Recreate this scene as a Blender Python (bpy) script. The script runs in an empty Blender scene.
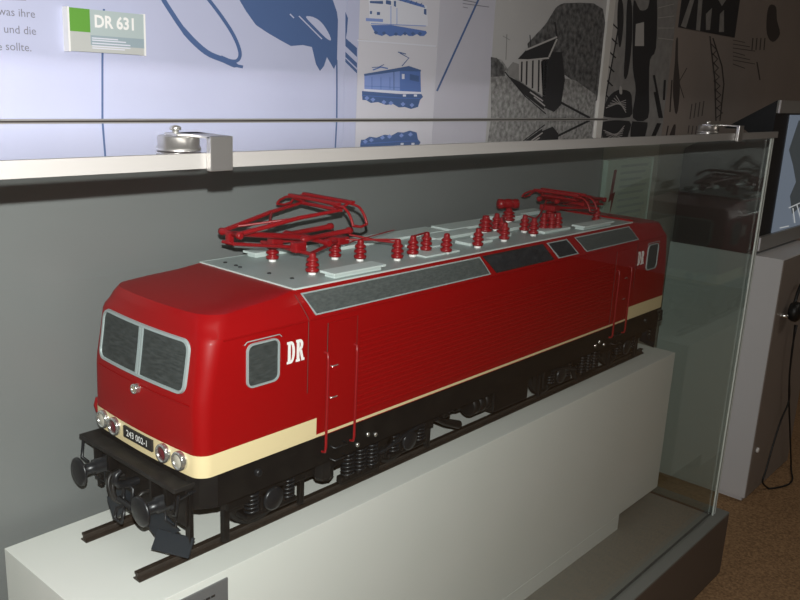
import bpy, bmesh, math, random
from mathutils import Vector, Matrix, Euler
random.seed(4)
S = bpy.context.scene
COL = S.collection
PI = math.pi

# ------------------------------------------------------------------ camera
FOC = 846.33
CAMP = Vector((-0.67033, -1.08834, 0.74481))
CAME = Euler((1.3158, -0.0479, -0.8477), 'XYZ')
CAMR = CAME.to_matrix()
cd = bpy.data.cameras.new('camera'); cam = bpy.data.objects.new('camera', cd); COL.objects.link(cam)
cam.location = CAMP; cam.rotation_euler = CAME
cd.sensor_width = 36; cd.lens = FOC / 800 * 36; cd.clip_start = 0.02
S.camera = cam
# ------------------------------------------------------------------ world, light, exposure
W = bpy.data.worlds.new('world'); S.world = W; W.use_nodes = True
W.node_tree.nodes['Background'].inputs[0].default_value = (.5, .55, .62, 1)
W.node_tree.nodes['Background'].inputs[1].default_value = .05
S.view_settings.view_transform = 'Standard'; S.view_settings.look = 'None'
S.view_settings.exposure = 0; S.view_settings.gamma = 1; S.view_settings.use_curve_mapping = False
FLASH = CAMP + Vector((0, 0, .058))

def add_light(name, kind, loc, energy, color=(1, 1, 1), look=None, **kw):
    l = bpy.data.lights.new(name, kind); l.energy = energy; l.color = color
    for k, v in kw.items(): setattr(l, k, v)
    o = bpy.data.objects.new(name, l); COL.objects.link(o); o.location = loc
    if look is not None:
        o.rotation_euler = Vector(look).to_track_quat('-Z', 'Y').to_euler()
    return o
# the camera flash, and an added spot imitating its bounce off the case lid
add_light('flash', 'SPOT', FLASH, 102, (1, .985, .96), look=(.50, 1.0, -.27),
          spot_size=math.radians(118), spot_blend=1.0, shadow_soft_size=.005)
fl = Vector((0, .21, .762)) - Vector((0, FLASH.y, FLASH.z))
add_light('lid_bounce_fill', 'SPOT', FLASH, 30, (1, .985, .96), look=(0, fl.z, -fl.y),
          spot_size=PI, spot_blend=.02, shadow_soft_size=.005)
# weak unseen area lights added below the ceiling as ambient fill
add_light('ambient_fill', 'AREA', (-.6, -1.6, 2.25), 9, (1, .95, .88), look=(0, 0, -1), shape='RECTANGLE', size=1.6, size_y=.5)
add_light('ambient_fill', 'AREA', (3.2, -2.2, 2.25), 10, (1, .9, .78), look=(0, 0, -1), shape='RECTANGLE', size=1.6, size_y=.5)

# ------------------------------------------------------------------ helpers
def px(x, y, ax, val):
    """point of the plane axis=val seen at a pixel of the 800x600 frame"""
    d = CAMR @ Vector(((x - 400) / FOC, -(y - 300) / FOC, -1))
    return CAMP + d * ((val - CAMP[ax]) / d[ax])

MATS = {}
def mat(name, col, rough=.5, metal=0., noise=None, coat=0., emit=None, bump=None, spec=.5):
    m = bpy.data.materials.new(name); m.use_nodes = True
    nt = m.node_tree; b = nt.nodes['Principled BSDF']
    b.inputs['Base Color'].default_value = (*col, 1); b.inputs['Roughness'].default_value = rough
    b.inputs['Metallic'].default_value = metal; b.inputs['Coat Weight'].default_value = coat
    b.inputs['Specular IOR Level'].default_value = spec
    b.inputs['Coat Roughness'].default_value = .05
    if emit:
        b.inputs['Emission Color'].default_value = (*emit[0], 1); b.inputs['Emission Strength'].default_value = emit[1]
    if noise or bump:
        tc = nt.nodes.new('ShaderNodeTexCoord'); mp = nt.nodes.new('ShaderNodeMapping')
        nt.links.new(tc.outputs['Object'], mp.inputs[0])
        if noise:
            c2, sc, lo, hi = noise[:4]; stretch = noise[4] if len(noise) > 4 else (1, 1, 1)
            mp.inputs['Scale'].default_value = stretch
            n = nt.nodes.new('ShaderNodeTexNoise'); n.inputs['Scale'].default_value = sc; n.inputs['Detail'].default_value = 5
            r = nt.nodes.new('ShaderNodeValToRGB')
            r.color_ramp.elements[0].position = lo; r.color_ramp.elements[0].color = (*col, 1)
            r.color_ramp.elements[1].position = hi; r.color_ramp.elements[1].color = (*c2, 1)
            nt.links.new(mp.outputs[0], n.inputs['Vector']); nt.links.new(n.outputs['Fac'], r.inputs[0])
            nt.links.new(r.outputs[0], b.inputs['Base Color'])
        if bump:
            n2 = nt.nodes.new('ShaderNodeTexNoise'); n2.inputs['Scale'].default_value = bump[0]; n2.inputs['Detail'].default_value = 3
            bp = nt.nodes.new('ShaderNodeBump'); bp.inputs['Strength'].default_value = bump[1]; bp.inputs['Distance'].default_value = .002
            nt.links.new(tc.outputs['Object'], n2.inputs['Vector']); nt.links.new(n2.outputs['Fac'], bp.inputs['Height'])
            nt.links.new(bp.outputs[0], b.inputs['Normal'])
    MATS[name] = m
    return m

def glass_mat(name, tint, refl=1.0, amax=.85):
    m = bpy.data.materials.new(name); m.use_nodes = True; nt = m.node_tree; nt.nodes.clear()
    out = nt.nodes.new('ShaderNodeOutputMaterial'); mix = nt.nodes.new('ShaderNodeMixShader')
    t = nt.nodes.new('ShaderNodeBsdfTransparent'); t.inputs[0].default_value = (*tint, 1)
    g = nt.nodes.new('ShaderNodeBsdfGlossy'); g.inputs['Roughness'].default_value = 0.0; g.inputs[0].default_value = (1, 1, 1, 1)
    lw = nt.nodes.new('ShaderNodeLayerWeight'); lw.inputs['Blend'].default_value = .5
    p = nt.nodes.new('ShaderNodeMath'); p.operation = 'POWER'; p.inputs[1].default_value = 5
    k = nt.nodes.new('ShaderNodeMath'); k.operation = 'MULTIPLY_ADD'; k.inputs[1].default_value = amax; k.inputs[2].default_value = .04 * refl; k.use_clamp = True
    nt.links.new(lw.outputs['Facing'], p.inputs[0]); nt.links.new(p.outputs[0], k.inputs[0])
    nt.links.new(k.outputs[0], mix.inputs[0]); nt.links.new(t.outputs[0], mix.inputs[1]); nt.links.new(g.outputs[0], mix.inputs[2])
    nt.links.new(mix.outputs[0], out.inputs[0])
    MATS[name] = m
    return m

mat('red', (.275, .0015, .0030), .45, coat=.12, spec=.18)
mat('red_gear', (.24, .006, .009), .35)
mat('cream', (.74, .62, .36), .4)
mat('black', (.0045, .0045, .005), .5, noise=((.009, .0085, .008), 40, .4, .7), spec=.3)
mat('beam_black', (.008, .008, .008), .55, noise=((.020, .019, .018), 60, .4, .75))
mat('steel_dark', (.012, .014, .017), .35, metal=.2)
mat('plough', (.012, .018, .025), .5)
mat('rail', (.016, .011, .008), .6, noise=((.026, .018, .013), 50, .3, .7))
mat('roof_grey', (.36, .42, .41), .45)
mat('pad', (.56, .64, .62), .5)
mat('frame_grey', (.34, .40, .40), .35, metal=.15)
mat('mesh_grey', (.024, .030, .030), .6, noise=((.055, .064, .063), 60, .35, .7, (1, 1, 5)))
mat('grille', (.062, .073, .073), .6, noise=((.105, .118, .115), 110, .35, .7, (1, 1, 3)))
mat('grille_dark', (.016, .017, .021), .6, noise=((.036, .037, .042), 110, .35, .7))
mat('chrome', (.75, .75, .72), .18, metal=.9)
mat('lens_clear', (.55, .52, .44), .15, coat=.5)
mat('lens_red', (.12, .008, .014), .12, coat=.6)
mat('white_paint', (.82, .82, .80), .5)
mat('brass', (.62, .56, .40), .3, metal=.6)
mat('panel_grey', (.165, .176, .174), .40, noise=((.175, .186, .184), 3, .3, .7), spec=.75)
mat('plinth', (.72, .745, .70), .55, noise=((.75, .765, .725), 6, .3, .7))
mat('alu', (.30, .29, .275), .5, metal=.25, noise=((.32, .31, .295), 30, .3, .7, (.05, 1, 1)))
mat('alu_bright', (.55, .54, .52), .30, metal=.9)
mat('gasket', (.060, .058, .052), .5)
mat('gasket_dark', (.030, .023, .019), .6)
mat('case_floor', (.20, .20, .175), .6)
mat('case_ledge', (.17, .175, .16), .45)
mat('case_base', (.11, .085, .068), .55)
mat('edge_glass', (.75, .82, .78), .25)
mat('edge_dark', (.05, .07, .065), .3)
mat('plaque', (.16, .165, .17), .4, metal=.2)
mat('ink', (.015, .015, .015), .6)
mat('ink_grey', (.20, .20, .24), .6)
mat('carpet', (.20, .115, .055), .95, noise=((.44, .27, .135), 130, .3, .7), bump=(300, .5))
mat('wall', (.46, .40, .37), .8)
mat('wall_room', (.42, .41, .40), .8)
mat('ceiling', (.5, .5, .5), .9)
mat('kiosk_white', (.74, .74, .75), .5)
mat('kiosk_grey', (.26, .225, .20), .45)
mat('kiosk_black', (.010, .011, .013), .4)
mat('kiosk_trim', (.26, .255, .245), .45)
mat('bright_edge', (.85, .85, .90), .3)
mat('rubber', (.012, .012, .012), .45)
glass_mat('glass_front', (.985, .995, .99), 1.0)
glass_mat('glass_end', (.84, .92, .90), 2.2)
glass_mat('glass_top', (.96, .98, .97), 1.0, 1.28)
glass_mat('glass_clear', (.98, .99, .985), .2, 0.)
# prints on the wall
mat('blue_paper', (.46, .49, .66), .7, noise=((.49, .52, .69), 5, .3, .7))
mat('lilac_paper', (.49, .49, .56), .7, noise=((.52, .52, .59), 5, .3, .7))
mat('grey_paper', (.60, .60, .66), .7)
mat('blue_ink', (.072, .128, .285), .7)
mat('blue_mid', (.10, .18, .45), .7)
mat('blue_pale', (.22, .31, .62), .7)
mat('white_print', (.66, .68, .76), .7)
mat('photo_sky', (.44, .44, .44), .7, noise=((.48, .48, .48), 4, .3, .7))
mat('photo_tree', (.04, .04, .042), .7, noise=((.20, .20, .20), 60, .35, .75))
mat('photo_grass', (.12, .12, .12), .7, noise=((.44, .44, .43), 75, .3, .75))
mat('photo_dark', (.025, .025, .028), .7)
mat('photo_mid', (.22, .215, .215), .7, noise=((.30, .30, .29), 30, .3, .75))
mat('photo_light', (.44, .43, .42), .7)
mat('brown_paper', (.26, .225, .205), .75, noise=((.29, .25, .225), 4, .3, .7))
mat('brown_ink', (.06, .05, .048), .75)
mat('white_batten', (.62, .61, .58), .6)
mat('green_print', (.12, .33, .045), .6)
mat('sign_pale', (.42, .50, .50), .5)
mat('sign_teal', (.30, .38, .42), .5)
mat('sign_grey', (.48, .50, .48), .5)
mat('text_panel', (.55, .55, .49), .6)
mat('screen_bg', (.02, .02, .02), .3, emit=((.19, .23, .29), .55))
mat('screen_ink', (.02, .02, .02), .3, emit=((.05, .06, .065), .6))
mat('screen_white', (.02, .02, .02), .3, emit=((.6, .62, .62), .6))

POS = {}
class MB:
    def __init__(s): s.v = []; s.f = []; s.mi = []; s.sm = []; s.mats = []
    def m(s, name):
        if name not in s.mats: s.mats.append(name)
        return s.mats.index(name)
    def add(s, vs, fs, mn, smooth=False):
        o = len(s.v); s.v += [Vector(p) for p in vs]; k = s.m(mn)
        for f in fs: s.f.append([i + o for i in f]); s.mi.append(k); s.sm.append(smooth)
    def box(s, x0, x1, y0, y1, z0, z1, mn, rot=None, c=None):
        vs = [Vector((x, y, z)) for x in (x0, x1) for y in (y0, y1) for z in (z0, z1)]
        if rot is not None:
            c = c or Vector(((x0 + x1) / 2, (y0 + y1) / 2, (z0 + z1) / 2))
            vs = [rot @ (v - c) + c for v in vs]
        s.add(vs, [(0, 1, 3, 2), (4, 6, 7, 5), (0, 4, 5, 1), (2, 3, 7, 6), (0, 2, 6, 4), (1, 5, 7, 3)], mn)
    def rbox(s, x0, x1, y0, y1, z0, z1, mn, r=.002, rot=None, c=None):
        """bevelled box"""
        bm = bmesh.new(); bmesh.ops.create_cube(bm, size=1)
        for v in bm.verts: v.co = Vector(((x0 + x1) / 2 + v.co.x * (x1 - x0), (y0 + y1) / 2 + v.co.y * (y1 - y0), (z0 + z1) / 2 + v.co.z * (z1 - z0)))
        r = min(r, .45 * min(x1 - x0, y1 - y0, z1 - z0))
        bmesh.ops.bevel(bm, geom=bm.edges[:], offset=r, segments=2, affect='EDGES', profile=.6)
        if rot is not None:
            c = c or Vector(((x0 + x1) / 2, (y0 + y1) / 2, (z0 + z1) / 2))
            for v in bm.verts: v.co = rot @ (v.co - c) + c
        s.bm(bm, mn)
    def bm(s, bm, mn, smooth=False):
        bm.verts.index_update()
        s.add([v.co.copy() for v in bm.verts], [[v.index for v in f.verts] for f in bm.faces], mn, smooth); bm.free()
    def lathe(s, p, axis, prof, mn, n=20, smooth=True, cap=True):
        """prof: list of (distance along axis, radius)"""
        a = Vector(axis).normalized(); u = a.orthogonal().normalized(); w = a.cross(u); p = Vector(p)
        vs = []; fs = []
        for (t, r) in prof:
            for i in range(n):
                an = 2 * PI * i / n; vs.append(p + a * t + (u * math.cos(an) + w * math.sin(an)) * r)
        for j in range(len(prof) - 1):
            for i in range(n): fs.append((j * n + i, j * n + (i + 1) % n, (j + 1) * n + (i + 1) % n, (j + 1) * n + i))
        s.add(vs, fs, mn, smooth)
        if cap:
            s.add(vs[:n], [tuple(reversed(range(n)))], mn); s.add(vs[-n:], [tuple(range(n))], mn)
    def cyl(s, p, q, r, mn, n=16):
        d = Vector(q) - Vector(p); s.lathe(p, d, [(0, r), (d.length, r)], mn, n)
    def tube(s, pts, r, mn, n=8, closed=False):
        pts = [Vector(p) for p in pts]
        N = len(pts); vs = []; fs = []; u = None
        for i, p in enumerate(pts):
            if closed: t = pts[(i + 1) % N] - pts[i - 1]
            else: t = pts[min(i + 1, N - 1)] - pts[max(i - 1, 0)]
            t.normalize()
            u = t.orthogonal() if u is None else (u - t * u.dot(t))
            u.normalize(); w = t.cross(u)
            rr = r[i] if isinstance(r, (list, tuple)) else r
            for k in range(n):
                an = 2 * PI * k / n; vs.append(p + (u * math.cos(an) + w * math.sin(an)) * rr)
        for i in range(N if closed else N - 1):
            j = (i + 1) % N
            for k in range(n): fs.append((i * n + k, i * n + (k + 1) % n, j * n + (k + 1) % n, j * n + k))
        s.add(vs, fs, mn, True)
        if not closed:
            s.add(vs[:n], [tuple(reversed(range(n)))], mn); s.add(vs[-n:], [tuple(range(n))], mn)
    def prism(s, pts, off, mn):
        """pts: planar 3D polygon, pushed by vector off"""
        n = len(pts); pts = [Vector(p) for p in pts]; off = Vector(off)
        vs = pts + [p + off for p in pts]
        s.add(vs, [tuple(range(n)), tuple(reversed(range(n, 2 * n)))] + [(i, i + n, (i + 1) % n + n, (i + 1) % n) for i in range(n)], mn)
    def ring(s, A, B, mn, smooth=False):
        n = len(A); s.add(list(A) + list(B), [(i, (i + 1) % n, n + (i + 1) % n, n + i) for i in range(n)], mn, smooth)
    def text(s, body, mn, size, fn, align='CENTER', sx=1., shear=0, off=0):
        """fn maps text-plane (u, v) to a 3D point"""
        cu = bpy.data.curves.new('t', 'FONT'); cu.body = body; cu.size = size; cu.align_x = align; cu.align_y = 'CENTER'; cu.offset = off
        cu.resolution_u = 3
        o = bpy.data.objects.new('t', cu); COL.objects.link(o)
        me = bpy.data.meshes.new_from_object(o.evaluated_get(bpy.context.evaluated_depsgraph_get()))
        s.add([fn(v.co.x * sx, v.co.y) for v in me.vertices], [list(p.vertices) for p in me.polygons], mn)
        bpy.data.meshes.remove(me); bpy.data.objects.remove(o); bpy.data.curves.remove(cu)
    def build(s, name, parent=None, label=None, fix=True):
        me = bpy.data.meshes.new(name)
        lo = Vector([min(v[i] for v in s.v) for i in range(3)]); hi = Vector([max(v[i] for v in s.v) for i in range(3)])
        c = (lo + hi) / 2
        if parent is None: c.z = lo.z
        me.from_pydata([v - c for v in s.v], [], s.f)
        for n in s.mats: me.materials.append(MATS[n])
        for p, k, sm in zip(me.polygons, s.mi, s.sm): p.material_index = k; p.use_smooth = sm
        if fix:
            bm = bmesh.new(); bm.from_mesh(me); bmesh.ops.recalc_face_normals(bm, faces=bm.faces); bm.to_mesh(me); bm.free()
        me.update()
        o = bpy.data.objects.new(name, me); COL.objects.link(o)
        POS[o.name] = c
        if parent is not None:
            o.parent = parent; o.location = c - POS[parent.name]
        else: o.location = c
        if label: o['label'] = label
        return o
def thing(name, loc, label, cat, group=None):
    o = bpy.data.objects.new(name, None); COL.objects.link(o); o.location = loc; o.empty_display_size = .05
    POS[o.name] = Vector(loc); tag(o, label, cat, group); return o
def tag(o, label, cat, group=None):
    o['label'] = label; o['category'] = cat
    if group: o['group'] = group
    return o
def struct(o): o['kind'] = 'structure'; return o
def rrect(u0, u1, v0, v1, r, n=5, sub=1):
    pts = []
    for cx_, cy_, a0 in ((u1 - r, v1 - r, 0), (u0 + r, v1 - r, PI / 2), (u0 + r, v0 + r, PI), (u1 - r, v0 + r, 3 * PI / 2)):
        for i in range(n + 1):
            a = a0 + PI / 2 * i / n; pts.append((cx_ + r * math.cos(a), cy_ + r * math.sin(a)))
    if sub > 1:
        out = []
        for i, p in enumerate(pts):
            q = pts[(i + 1) % len(pts)]; k = sub if i % (n + 1) == n else 1
            out += [(p[0] + (q[0] - p[0]) * j / k, p[1] + (q[1] - p[1]) * j / k) for j in range(k)]
        return out
    return pts

# ------------------------------------------------------------------ room
FZ = -.72; WY = .21
X0, X1, YF, CZ = -4., 6., -5., 2.3
b = MB(); b.box(X0, X1, YF, WY, FZ - .05, FZ, 'carpet'); struct(b.build('floor'))
b = MB(); b.box(X0, X1, WY, WY + .1, FZ, CZ, 'wall'); struct(b.build('wall_back'))
b = MB(); b.box(X0 - .1, X0, YF, WY, FZ, CZ, 'wall_room'); struct(b.build('wall_left'))
b = MB(); b.box(X1, X1 + .1, YF, WY, FZ, CZ, 'wall_room'); struct(b.build('wall_right'))
b = MB(); b.box(X0, X1, YF - .1, YF, FZ, CZ, 'wall_room'); struct(b.build('wall_front'))
b = MB(); b.box(X0, X1, YF, WY, CZ, CZ + .1, 'ceiling'); struct(b.build('ceiling'))

# ------------------------------------------------------------------ prints on the back wall
def wp(x, y, d=0.): return px(x, y, 1, WY - d)
def vx(x, y, z):            # wall point at height z straight below/above the wall point seen at (x, y)
    p = wp(x, y); return Vector((p.x, p.y, z))
ZB = .60                      # sheets run down behind the case
ZT = 1.25
def sheet(b, xl, xr, z0, z1, mn, th=.0016):
    b.box(xl, xr, WY - th, WY - .0002, z0, z1, mn)
def wpoly(b, pts, mn, lay=1):
    d = .0016 + .0005 * lay
    P = [wp(x, y, d) for x, y in pts]
    b.prism(P, (0, .00035, 0), mn)
def wline(b, pts, w, mn, lay=1):
    """stroke of pixel width w along pixel points"""
    P = [Vector(p) for p in pts]; L = []; R = []
    ws = w if isinstance(w, (list, tuple)) else [w] * len(P)
    for i, p in enumerate(P):
        t = (P[min(i + 1, len(P) - 1)] - P[max(i - 1, 0)]).normalized(); n = Vector((-t.y, t.x)) * ws[i] / 2
        L.append(p + n); R.append(p - n)
    d = .0016 + .0005 * lay
    for i in range(len(P) - 1):
        q = [L[i], L[i + 1], R[i + 1], R[i]]
        b.prism([wp(a.x, a.y, d) for a in q], (0, .00035, 0), mn)
def smooth(pts, k=4, closed=True):
    """Catmull-Rom through 2D points"""
    n = len(pts); out = []
    for i in range(n if closed else n - 1):
        if closed: p0, p1, p2, p3 = pts[i - 1], pts[i], pts[(i + 1) % n], pts[(i + 2) % n]
        else: p0, p1, p2, p3 = pts[max(i - 1, 0)], pts[i], pts[i + 1], pts[min(i + 2, n - 1)]
        for j in range(k):
            t = j / k
            out.append(tuple(.5 * (2 * p1[c] + (p2[c] - p0[c]) * t + (2 * p0[c] - 5 * p1[c] + 4 * p2[c] - p3[c]) * t * t + (3 * p1[c] - p0[c] - 3 * p2[c] + p3[c]) * t ** 3) for c in range(len(p1))))
    if not closed: out.append(pts[-1])
    return out
def txt(b, body, x, y, hpx, mn, lay=1, align='CENTER', sx=1., slope=None, off=0):
    """text on the wall, centred on the point seen at (x, y), hpx ~ cap height in pixels"""
    o = wp(x, y); h = (wp(x, y - hpx / 2) - wp(x, y + hpx / 2)).length / .72
    d = .0016 + .0005 * lay
    b.text(body, mn, h, lambda u, v: Vector((o.x + u, WY - d, o.z + v)), align=align, sx=sx, off=off)

xA = -1.2; xs = wp(345, 60).x; xp0, xp1 = wp(357.5, 60).x, wp(436, 60).x; xph0, xph1 = wp(491, 60).x, wp(603, 40).x
# large blue silhouette sheet
b = MB(); sheet(b, xA, xs - .001, ZB, ZT, 'blue_paper')
wline(b, smooth([(104, 9), (103, 30), (102.5, 60), (102.5, 90), (102.5, 121)], 2, False), [2.0] * 9, 'blue_ink')
wline(b, smooth([(160, -6), (170, 10), (186, 33), (206, 52), (224, 60), (235, 65), (243, 67)], 4, False), [4.5] * 8 + [5.5] * 13 + [3] * 4, 'blue_ink')
wline(b, smooth([(206, -4), (222, 17), (234, 36), (240, 52), (238, 60), (231, 61), (221, 57)], 4, False), 3.4, 'blue_ink', 2)
wpoly(b, [(236, -6), (330, -8), (337, 12), (338, 20), (337, 62), (334, 69), (327, 57), (324, 66), (320, 71), (316, 64), (312, 47), (303, 45), (291, 46), (280, 40), (268, 33), (256, 25), (246, 11)], 'blue_ink')
wpoly(b, smooth([(306, 17), (313, 17), (321, 22), (328, 32), (331, 40), (326, 38), (315, 27)], 3), 'blue_paper', 2)
wline(b, [(299, 16), (322, 39)], 1.1, 'blue_paper', 2); wline(b, [(290, 14), (294, 18)], 1.1, 'blue_paper', 2)
wline(b, [(336.8, 60), (337, 90), (336.8, 118)], 1.4, 'blue_ink', 3)
for s_, x_, y_ in (('was ihre', 34.5, 14.5), ('und die', 35.5, 31.5), ('sollte.', 31, 48)): txt(b, s_, x_, y_, 8.2, 'ink_grey', 2, align='RIGHT')
txt(b, 'e', 1.5, 47, 8, 'ink_grey', 2, align='RIGHT')
for s_ in range(1):
    wline(b, [(-4, -1.5), (26, 0)], 1.0, 'ink_grey', 2)
tag(b.build('mural_sheet'), 'pale blue mural sheet with large dark blue silhouettes and grey German text', 'mural')
# narrow blue sheet left of the product pictures
b = MB(); sheet(b, xs, xp0 - .0005, ZB, ZT, 'blue_paper')
wpoly(b, [(345.5, 38), (357, 48), (357, 57), (345.5, 46)], 'blue_ink')
wpoly(b, [(345.5, 52), (357, 63), (357, 68), (345.5, 57)], 'blue_ink')
wpoly(b, [(345.5, 58.5), (357, 70), (357, 73.5), (345.5, 62)], 'blue_ink')
wpoly(b, [(345.5, 12), (348, 18), (347, 32), (345.5, 40)], 'blue_ink')
tag(b.build('mural_sheet'), 'narrow pale blue mural strip with three dark diagonal bars left of locomotive pictures', 'mural')
# two pictures of locomotives
zmid = wp(397, 43).z
def loco_print(b, f, panto, body):
    pass
b = MB(); sheet(b, xp0, xp1, zmid, ZT, 'grey_paper')
wline(b, [(357.5, 40.2), (436, 46.2)], 1.4, 'white_print', 2)
wpoly(b, [(369, -6), (386, -8), (427, 6), (428, 26), (370, 24)], 'white_print', 1)
wpoly(b, [(384, -4), (425, 8), (424, 5), (385, -8)], 'blue_mid', 2)
wpoly(b, [(370, 1), (383, 1), (383, 4), (370, 3)], 'blue_ink', 2); wpoly(b, [(386, 0), (391, 1), (391, 5), (386, 4)], 'blue_ink', 2)
wpoly(b, [(394, 1), (396, 1), (396, 7), (394, 6)], 'blue_ink', 2); wpoly(b, [(424, 9), (426.5, 9), (426.5, 15), (424, 14)], 'blue_ink', 2)
wpoly(b, [(370, 11), (372, 11), (372, 14), (370, 14)], 'blue_ink', 2); wpoly(b, [(377, 12), (380, 12), (380, 15), (377, 15)], 'blue_ink', 2)
wpoly(b, [(371, 25), (391, 25), (426, 31), (427, 33), (424, 36), (420, 36), (417, 34), (413, 36), (409, 36), (405, 33), (401, 36), (396, 35), (390, 36.5), (386, 34), (382, 36), (376, 34), (373, 29)], 'blue_mid', 2)
wpoly(b, [(366, 18), (383, 19), (383, 22), (366, 21)], 'blue_pale', 3)
for x_, y_ in ((376, 32.5), (384, 33), (396, 34), (405, 33.5), (413, 33.5), (420, 33.5)): wpoly(b, [(x_ - 2.2, y_), (x_, y_ - 1.8), (x_ + 2.2, y_), (x_, y_ + 2)], 'blue_ink', 3)
wline(b, [(391, 6), (391, 25)], .6, 'blue_pale', 3); wline(b, [(397, 8), (397, 25)], .5, 'blue_pale', 3); wline(b, [(371, 23.5), (391, 24.5), (426, 26)], .8, 'blue_pale', 3)
for x_ in (400, 405, 410, 415, 420): wline(b, [(x_, 1 + (x_ - 400) * .25), (x_ + 2, -2 + (x_ - 400) * .25)], .7, 'blue_ink', 3)
tag(b.build('locomotive_picture'), 'picture of pale locomotive with blue underframe, upper of the two stacked pictures', 'picture')
b = MB(); sheet(b, xp0, xp1, ZB, zmid - .0006, 'grey_paper')
B2 = [(364, 74), (401, 69), (408, 67), (421, 70), (422, 90), (421, 106), (364, 102)]
wpoly(b, [(364.5, 76), (400, 70), (400, 91), (364.5, 89)], 'blue_pale', 1)
wpoly(b, [(400, 70), (407, 68), (420.5, 71), (421, 92), (400, 91)], 'blue_mid', 2)
wpoly(b, [(364, 74), (401, 67.5), (409, 66), (421, 70), (421, 71.5), (401, 71), (364.5, 76)], 'blue_ink', 3)
wpoly(b, [(364, 89), (400, 91), (421, 92), (421, 94), (400, 94), (364, 91)], 'white_print', 3)
wpoly(b, [(362, 91), (400, 94), (421.5, 94), (423, 97), (420, 100), (418, 107), (411, 109), (405, 107), (399, 107.5), (393, 104), (386, 105), (378, 102), (371, 103), (366, 100), (362.5, 100)], 'blue_ink', 2)
for x_ in (372, 381, 390): wline(b, [(x_, 77), (x_, 89)], .5, 'blue_mid', 3)
wpoly(b, [(402, 74), (404.5, 74), (404.5, 79), (402, 79)], 'white_print', 4); wpoly(b, [(410, 74), (419, 76), (419, 82), (410, 80)], 'blue_ink', 4)
wline(b, [(402, 66), (409, 58), (400, 53)], .9, 'blue_ink', 4); wline(b, [(398, 52), (406, 54)], .9, 'blue_ink', 4)
wline(b, [(373, 70), (381, 67), (388, 68.5)], 1.2, 'blue_mid', 4); wline(b, [(372, 67.5), (379, 67), (384, 64.5)], .7, 'blue_ink', 4)
for x_, y_ in ((367, 98), (373, 99.5), (384, 102), (391, 103), (403, 104), (412, 105)): wpoly(b, [(x_ - 2.4, y_), (x_, y_ - 2), (x_ + 2.4, y_), (x_, y_ + 2.4)], 'blue_pale', 5)
wline(b, [(362, 95.5), (400, 98), (421, 98.5)], .7, 'blue_mid', 5); wpoly(b, [(403, 94.5), (406, 94.5), (406, 96.5), (403, 96.5)], 'white_print', 5); wpoly(b, [(414, 94.5), (417, 94.5), (417, 96.5), (414, 96.5)], 'white_print', 5)
wline(b, [(364.5, 86), (400, 87.5)], .5, 'blue_mid', 3); wline(b, [(394, 72), (394, 90)], .6, 'blue_ink', 3)
tag(b.build('locomotive_picture'), 'picture of blue locomotive with raised pantograph, lower of the two stacked pictures', 'picture')
# blue sheet right of them
b = MB(); sheet(b, xp1 + .0005, xph0 - .0005, ZB, ZT, 'lilac_paper')
wline(b, [(482, -8), (429.5 + 8, 90), (437, 91)], 1.8, 'blue_ink')
wline(b, [(463, 0), (476, 2.5)], .9, 'ink_grey'); wline(b, [(463, 3.5), (489, 7)], .8, 'ink_grey'); wline(b, [(463, 7), (468, 8)], .7, 'ink_grey')
tag(b.build('mural_sheet'), 'pale blue mural sheet with one thin dark diagonal line left of forest photo', 'mural')
# black and white photo of an old train
b = MB(); sheet(b, xph0, wp(603.5, 30).x, ZB, wp(603, 9.5).z + .16, 'photo_sky')
wpoly(b, [(491, 57), (502, 60), (510, 72), (540, 90), (594, 118), (491, 118)], 'photo_grass', 1)
wpoly(b, [(491, 57), (497, 58), (504, 66), (505, 76), (491, 77)], 'photo_tree', 2)
wpoly(b, smooth([(558, 6), (570, 3), (603, 9), (602, 60), (598, 100), (585, 92), (565, 75), (548, 72), (528, 48), (533, 38), (545, 25), (552, 14)], 3), 'photo_tree', 2)
wpoly(b, [(562, 78), (575, 80), (596, 95), (594, 118), (580, 113), (560, 100)], 'photo_grass', 3)
wpoly(b, [(541, 62), (549, 52), (562, 52), (565, 80), (561, 105), (554, 112), (543, 107)], 'photo_dark', 4)
wpoly(b, [(519, 58), (547, 58), (545, 97), (530, 88), (519, 80)], 'photo_light', 4)
for x_ in (522, 527, 533, 539, 544): wline(b, [(x_, 60), (x_ - .5, 80 + (x_ - 519) * .6)], 1.5, 'photo_dark', 5)
wpoly(b, [(518, 59), (527, 49), (556, 38), (550, 54), (547, 60)], 'photo_dark', 5)
wline(b, [(526, 50), (557, 37)], 1.6, 'photo_light', 6); wline(b, [(520, 61), (549, 58)], 1.6, 'photo_light', 6); wline(b, [(557, 39), (549, 57)], 1.4, 'photo_light', 6)
wpoly(b, [(508, 68), (513, 62), (519, 64), (519, 80), (510, 76)], 'photo_mid', 4)
wpoly(b, [(508, 76), (520, 82), (545, 99), (544, 110), (525, 95)], 'photo_dark', 5)
wline(b, [(530, 92), (543, 101)], 1.2, 'photo_light', 6); wline(b, [(534, 97), (545, 106)], 1.2, 'photo_light', 6)
wline(b, [(505, 72), (525, 96), (546, 114)], 1., 'photo_dark', 4); wline(b, [(560, 102), (590, 118)], 2.2, 'photo_dark', 4)
wline(b, [(507, 34), (506, 60)], .7, 'photo_mid', 3); wline(b, [(503, 36), (510, 40)], .6, 'photo_mid', 3)
wline(b, [(530, 35), (531, 47)], .8, 'photo_dark', 3); wline(b, [(555, 22), (557, 36)], 1.5, 'photo_dark', 3)
tag(b.build('photo_print'), 'black and white photo of old train beside dark trees and grass', 'photograph')
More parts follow.
